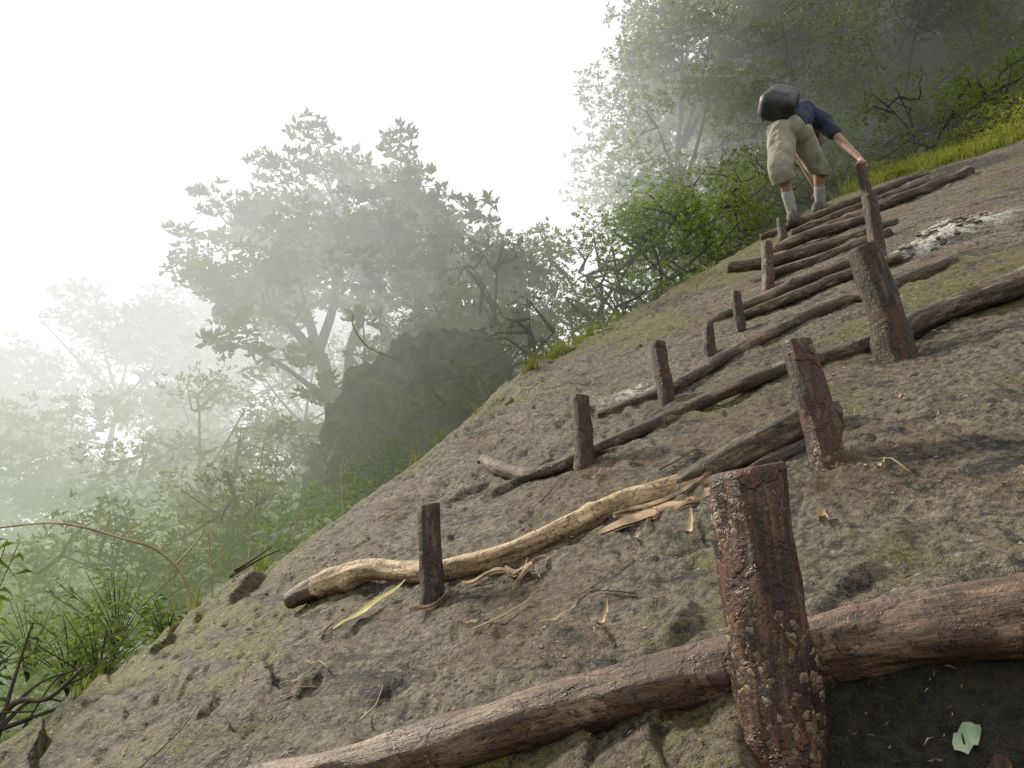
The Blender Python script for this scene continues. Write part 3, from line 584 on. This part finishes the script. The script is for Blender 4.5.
def weed(x,y,h,n,label,L=.16,W=.035,mat=None,spread=.5,nl=9,zo=None):
    z=h1(x,y)-.02 if zo is None else plane(x,y)+zo; e=bpy.data.objects.new('weed',None); COL.objects.link(e); e.location=(x,y,z); e['label']=label; e['category']='plant'; e['group']='leafy weeds at the slope edge'
    V=[];F=[];LV=[];LF=[]
    for i in range(n):
        a=random.uniform(0,6.28); l=h*random.uniform(.6,1.1); o=spread*h*random.uniform(.1,.9)
        P=[Vector((x,y,z)),Vector((x+math.cos(a)*o*.3,y+math.sin(a)*o*.3,z+l*.5)),Vector((x+math.cos(a)*o,y+math.sin(a)*o,z+l))]
        v,f,_=tube(P,[.004,.003,.002],4,.06,cap=False,off=len(V)); V+=v;F+=f
        for k in range(nl):
            t=.15+.85*k/(nl-1); p=P[0]*(1-t)**2+P[1]*2*t*(1-t)+P[2]*t*t; b=random.uniform(0,6.28)
            d=Vector((math.cos(b),math.sin(b),random.uniform(-.3,.5))).normalized(); s_=d.cross(Vector((0,0,1))).normalized(); LL=L*random.uniform(.6,1.2); W_=W*LL/L
            q=len(LV); LV+=[p,p+d*LL*.35+s_*W_,p+d*LL*.75+s_*W_*.7-Vector((0,0,LL*.1)),p+d*LL-Vector((0,0,LL*.3)),p+d*LL*.75-s_*W_*.7-Vector((0,0,LL*.1)),p+d*LL*.35-s_*W_,p+d*LL*.55+Vector((0,0,.01))]
            LF+=[(q,q+1,q+6),(q+1,q+2,q+6),(q+2,q+3,q+6),(q+3,q+4,q+6),(q+4,q+5,q+6),(q+5,q,q+6)]
    mk('stem',V,F,M_darktwig,e.location,e); mk('foliage',LV,LF,mat or M_leaf_bush,e.location,e,smooth=False)
for (x,y,h,n,zo) in [(-2.15,4.4,.40,20,-.50),(-2.45,4.7,.42,20,-.52),(-1.95,4.7,.30,12,-.5),(-2.5,5.3,.5,20,-.6),(-3.2,5.6,.5,18,-.6)]:
    weed(x,y,h,n,'soft green leafy weed at the slope edge',L=.11,W=.013,spread=1.0,nl=9,zo=zo)
for (x,y,h,n,zo) in [(-2.05,3.2,.28,24,-.05),(-2.15,3.3,.30,24,0.0),(-1.98,3.0,.2,16,-.08)]:
    weed(x,y,h,n,'dark green leafy weed among dead branches',L=.11,W=.006,spread=.9,mat=M_weedd,zo=zo,nl=9)
weed(-2.16,3.35,.80,4,'tall thin weed with drooping bamboo like leaves',L=.17,W=.010,spread=.2,zo=0.0)
# ---------------------------------------------------------------- climber
import bmesh
def blob(name,segs,mat,voxel,parent=None,loc=(0,0,0),smooth=6,noise=0,spacing=.3,nf=9):
    bm=bmesh.new()
    for a,b,ra,rb in segs:
        a=Vector(a);b=Vector(b); L=(b-a).length; n=max(1,int(L/(min(ra,rb)*spacing)))
        for i in range(n+1):
            t=i/n; p=a.lerp(b,t); r=ra+(rb-ra)*t
            bmesh.ops.create_icosphere(bm,subdivisions=2,radius=r,matrix=Matrix.Translation(p))
    me=bpy.data.meshes.new(name+'_raw'); bm.to_mesh(me); bm.free()
    o=bpy.data.objects.new(name+'_raw',me); COL.objects.link(o)
    m=o.modifiers.new('r','REMESH'); m.mode='VOXEL'; m.voxel_size=voxel
    m=o.modifiers.new('s','SMOOTH'); m.factor=.5; m.iterations=smooth
    dg=bpy.context.evaluated_depsgraph_get(); dg.update(); me2=bpy.data.meshes.new_from_object(o.evaluated_get(dg))
    bpy.data.objects.remove(o)
    n=len(me2.vertices); co=np.zeros(n*3); me2.vertices.foreach_get('co',co); co=co.reshape(-1,3)
    if noise:
        nr=np.zeros(n*3); me2.vertices.foreach_get('normal',nr); nr=nr.reshape(-1,3)
        co=co+nr*(noise*(1-2*np.abs(fbm(co[:,0]*nf+co[:,2]*3,co[:,1]*nf+co[:,2]*5,2,77))))[:,None]
    co=co-np.array(loc); me2.vertices.foreach_set('co',co.ravel()); me2.materials.clear(); me2.materials.append(mat)
    me2.polygons.foreach_set('use_smooth',np.ones(len(me2.polygons),bool)); me2.update(); me2.name=name
    r=bpy.data.objects.new(name,me2); COL.objects.link(r); r.location=loc
    if parent: r.parent=parent; r.location=Vector(loc)-parent.location
    return r
hipL=Vector((3.25,8.50,6.38)); hipR=Vector((3.45,8.52,6.38)); kneL=Vector((3.14,8.38,5.84)); kneR=Vector((3.74,8.74,6.04))
ankL=Vector((3.30,8.56,5.36)); ankR=Vector((3.80,8.96,5.70)); pel=Vector((3.36,8.50,6.44)); chest=Vector((3.60,8.74,6.80))
shL=Vector((3.50,8.94,7.00)); shR=Vector((3.87,8.78,6.72)); elR=Vector((4.05,8.66,6.34)); wrR=Vector((4.15,8.50,6.03)); elL=Vector((3.70,9.3,6.62)); wrL=Vector((3.95,9.38,6.14))
neck=Vector((3.80,9.00,6.88)); head=Vector((3.92,9.18,6.82))
def hand(wr,palm,fd,side,up):
    segs=[(wr,palm,.034,.042),(palm-side*.028,palm+side*.028,.03,.03)]
    for i,(o,l) in enumerate([(-.036,.075),(-.012,.088),(.012,.084),(.034,.066)]):
        a=palm+side*o+fd*.03; b=a+fd*l*.5+up*.01; c=b+fd*l*.25-up*l*.4; d=c-fd*l*.05-up*l*.35
        segs+=[(a,b,.0125,.012),(b,c,.012,.011),(c,d,.011,.010)]
    a=palm-side*.04; b=a-side*.03-up*.02+fd*.01; c=b-up*.035+fd*.02; segs+=[(a,b,.015,.0135),(b,c,.013,.011)]
    return segs
pR=Vector((4.125,8.44,5.955)); pL=Vector((3.98,9.42,6.08))
body=[(pel,chest,.13,.15),(hipL,hipR,.12,.12),(chest,shL,.13,.085),(chest,shR,.13,.085),(hipL,kneL,.105,.070),(kneL,kneL.lerp(ankL,.35),.068,.068),(kneL.lerp(ankL,.35),ankL,.068,.045),
 (hipR,kneR,.105,.070),(kneR,kneR.lerp(ankR,.35),.068,.068),(kneR.lerp(ankR,.35),ankR,.068,.045),(shR,elR,.068,.05),(elR,wrR,.05,.034),(shL,elL,.068,.05),(elL,wrL,.05,.034),
 (chest,neck,.1,.068),(neck,head,.066,.07),(head,head+Vector((.05,.05,-.06)),.115,.095),(head+Vector((.02,.03,.05)),head+Vector((.05,.06,0)),.10,.10),
 (head+Vector((.12,.12,-.06)),head+Vector((.14,.14,-.09)),.022,.018),(head+Vector((.11,-.10,-.02)),head+Vector((.10,-.11,-.05)),.022,.018),(head+Vector((-.08,.10,.03)),head+Vector((-.08,.11,0)),.022,.018)]
body+=hand(wrR,pR,Vector((.25,.9,-.1)).normalized(),Vector((.96,-.26,0)),Vector((0,.1,1)))
body+=hand(wrL,pL,Vector((.6,.7,.4)).normalized(),Vector((.75,-.65,0)),Vector((-.3,-.3,.9)).normalized())
person=blob('person',body,M_skin,.010,loc=ankL-Vector((0,0,.1)),smooth=4)
person['label']='hiker in khaki shorts bent over, climbing and gripping a stake'; person['category']='person'
blob('shirt',[(pel.lerp(chest,.15),chest,.17,.18),(chest,shL,.155,.11),(chest,shR,.155,.11),(shR,shR.lerp(elR,.5),.10,.085),(shL,shL.lerp(elL,.5),.10,.085),(pel+Vector((-.05,0,.06)),pel+Vector((.08,0,.06)),.165,.165)],M_shirt,.014,person,tuple(chest),smooth=6,noise=.012,nf=7)
def loft_leg(pts,rs,ph):
    bm=bmesh.new(); rings=[]; pp,rr_=smooth_path(pts,rs,.05)
    for q,(c,r) in enumerate(zip(pp,rr_)):
        dv=(pp[min(q+1,len(pp)-1)]-pp[max(q-1,0)]).normalized(); sx_=dv.cross(Vector((0,1,0))).normalized(); sy_=dv.cross(sx_); t=q/len(pp)
        rings.append([bm.verts.new(c+(sx_*math.cos(2*math.pi*k/24)*1.03+sy_*math.sin(2*math.pi*k/24)*.94)*r*(1+.04*math.sin(4*2*math.pi*k/24+ph+3*t)+.02*math.sin(14*t+ph+k*.3))) for k in range(24)])
    for q in range(len(rings)-1):
        for k in range(24): bm.faces.new((rings[q][k],rings[q][(k+1)%24],rings[q+1][(k+1)%24],rings[q+1][k]))
    bm.faces.new(list(reversed(rings[0]))); bm.faces.new(rings[-1]); return bm
hemL=kneL.lerp(ankL,.28); hemR=kneR.lerp(ankR,.14)
bm=bmesh.new()
for pts,rs,ph in (([hipL+Vector((-.01,0,.06)),hipL.lerp(kneL,.5),kneL,hemL],[.158,.148,.130,.132],0),([hipR+Vector((.0,0,.05)),hipR.lerp(kneR,.5),kneR,hemR],[.150,.136,.116,.112],1.3)):
    t_=loft_leg(pts,rs,ph); me_=bpy.data.meshes.new('t'); t_.to_mesh(me_); t_.free(); bm.from_mesh(me_); bpy.data.meshes.remove(me_)
for p_,r_ in ((pel,.172),(pel+Vector((.03,.03,.07)),.155),(hipL,.162),(hipR,.160),(pel+Vector((0,0,-.02)),.175)):
    bmesh.ops.create_icosphere(bm,subdivisions=3,radius=r_,matrix=Matrix.Translation(p_))
bmesh.ops.recalc_face_normals(bm,faces=bm.faces)
me_=bpy.data.meshes.new('shorts_raw'); bm.to_mesh(me_); bm.free(); o_=bpy.data.objects.new('shorts_raw',me_); COL.objects.link(o_)
m_=o_.modifiers.new('r','REMESH'); m_.mode='VOXEL'; m_.voxel_size=.010; m_=o_.modifiers.new('s','SMOOTH'); m_.factor=.5; m_.iterations=2
dg=bpy.context.evaluated_depsgraph_get(); dg.update(); me2=bpy.data.meshes.new_from_object(o_.evaluated_get(dg)); bpy.data.objects.remove(o_)
n_=len(me2.vertices); co=np.zeros(n_*3); me2.vertices.foreach_get('co',co); co=co.reshape(-1,3); nr=np.zeros(n_*3); me2.vertices.foreach_get('normal',nr); nr=nr.reshape(-1,3)
co=co+nr*(.013*(1-2*np.abs(fbm(co[:,0]*8+co[:,2]*2,co[:,1]*8+co[:,2]*6,2,77))))[:,None]-np.array(tuple(pel))
me2.vertices.foreach_set('co',co.ravel()); me2.materials.clear(); me2.materials.append(M_shorts); me2.polygons.foreach_set('use_smooth',np.ones(len(me2.polygons),bool)); me2.update()
so_=bpy.data.objects.new('shorts',me2); COL.objects.link(so_); so_.parent=person; so_.location=pel-person.location
for a,k in ((ankL,kneL),(ankR,kneR)):
    blob('sock',[(a+Vector((0,0,-.03)),a.lerp(k,.42),.056,.070)],M_sock,.010,person,tuple(a),smooth=2,noise=.004)
for a,d in ((ankL,Vector((.55,.75,.25))),(ankR,Vector((.85,.45,.2)))):
    d.normalize(); b0=a-Vector((0,0,.07))
    blob('boot',[(b0-d*.07,b0+d*.20-Vector((0,0,.0)),.064,.056),(b0-d*.05+Vector((0,0,.02)),a+Vector((0,0,.015)),.066,.062),(b0-d*.08-Vector((0,0,.03)),b0+d*.20-Vector((0,0,.03)),.056,.052)],M_boot,.010,person,tuple(b0),smooth=2)
hair=blob('hair',[(head+Vector((-.01,0,.03)),head+Vector((.01,.02,.08)),.115,.10),(head+Vector((-.03,-.01,0)),head+Vector((0,.03,.06)),.112,.11)],M_hair,.012,person,tuple(head),smooth=3,noise=.012)
tdir=(chest-pel).normalized(); acr=Vector((.80,-.35,-.48)).normalized(); nb=acr.cross(tdir).normalized()
if nb.x>0: nb=-nb
pc=Vector((3.24,8.46,6.79))
def off(a,b,c): return pc+tdir*a+acr*b+nb*c
bs=[]
for sb in (-.10,-.05,.0,.05,.10):
    for scn in (-.07,-.02,.03): bs.append((off(-.15,sb,scn),off(.15,sb*.85,scn),.125,.115))
bag=blob('backpack',bs,M_pack,.014,None,tuple(pc),smooth=16,noise=.004,spacing=.15)
bag['label']='rounded black backpack riding on the back of the hiker'; bag['category']='backpack'
blob('pocket',[(off(-.12+q*.02,-.08,.09),off(-.12+q*.02,.08,.09),.082,.082) for q in range(5)],M_pack,.012,bag,tuple(off(-.1,0,.13)),smooth=12,noise=.003,spacing=.15)
for sd in (-1,1):
    P=[off(.20,.09*sd,-.06),off(.23,.11*sd,-.16),off(.16,.15*sd,-.26),off(.02,.18*sd,-.27),off(-.15,.15*sd,-.10)]
    V,F,_=tube(P,[.022]*5,8,.04,squash=.5); mk('shoulder_strap',V,F,M_strap,P[0],bag)
P=[off(.22,-.05,0),off(.29,0,.0),off(.22,.05,0)]; V,F,_=tube(P,[.012]*3,6,.02); mk('handle',V,F,M_strap,P[0],bag)
# ---------------------------------------------------------------- light
w=bpy.data.worlds.new("World"); sc.world=w; w.use_nodes=True; nt=w.node_tree; nt.nodes.clear(); n=N(nt)
sky=n('ShaderNodeTexSky',sky_type='NISHITA'); sky.sun_disc=False; sky.sun_elevation=math.radians(36); sky.sun_rotation=math.radians(-55)
b1=n('ShaderNodeBackground',{'Color':sky.outputs[0],'Strength':.08})
tc=n('ShaderNodeTexCoord').outputs['Generated']; sx=n('ShaderNodeSeparateXYZ',{0:tc})
col=ramp(n,math_(n,'MULTIPLY_ADD',sx.outputs[2],.5,.5),[(.35,(.12,.11,.09)),(.49,(.30,.30,.26)),(.52,(.70,.71,.64)),(.60,(.97,.97,.94)),(.66,(1,.99,.97)),(1,(1,.99,.97))])
b2=n('ShaderNodeBackground',{'Color':col,'Strength':1.2})
mx_=n('ShaderNodeMixShader',{0:.93,1:b1.outputs[0],2:b2.outputs[0]}); o=n('ShaderNodeOutputWorld'); nt.links.new(mx_.outputs[0],o.inputs[0])
sd=bpy.data.lights.new('sun','SUN'); sd.energy=5.0; sd.angle=math.radians(6); sd.color=(1,.92,.74)
so=bpy.data.objects.new('sun',sd); COL.objects.link(so); so.rotation_euler=Vector((-.66,.46,.59)).to_track_quat('Z','Y').to_euler()
cam=bpy.data.objects.new('camera',bpy.data.cameras.new('camera')); COL.objects.link(cam); sc.camera=cam
cam.location=(0,0,.989); cam.rotation_euler=(math.radians(105),0,0)
cam.data.sensor_width=36; cam.data.lens=36*800/1024; cam.data.clip_end=500; cam.data.clip_start=.05
sc.view_settings.view_transform='Standard'; sc.view_settings.look='None'; sc.view_settings.exposure=0
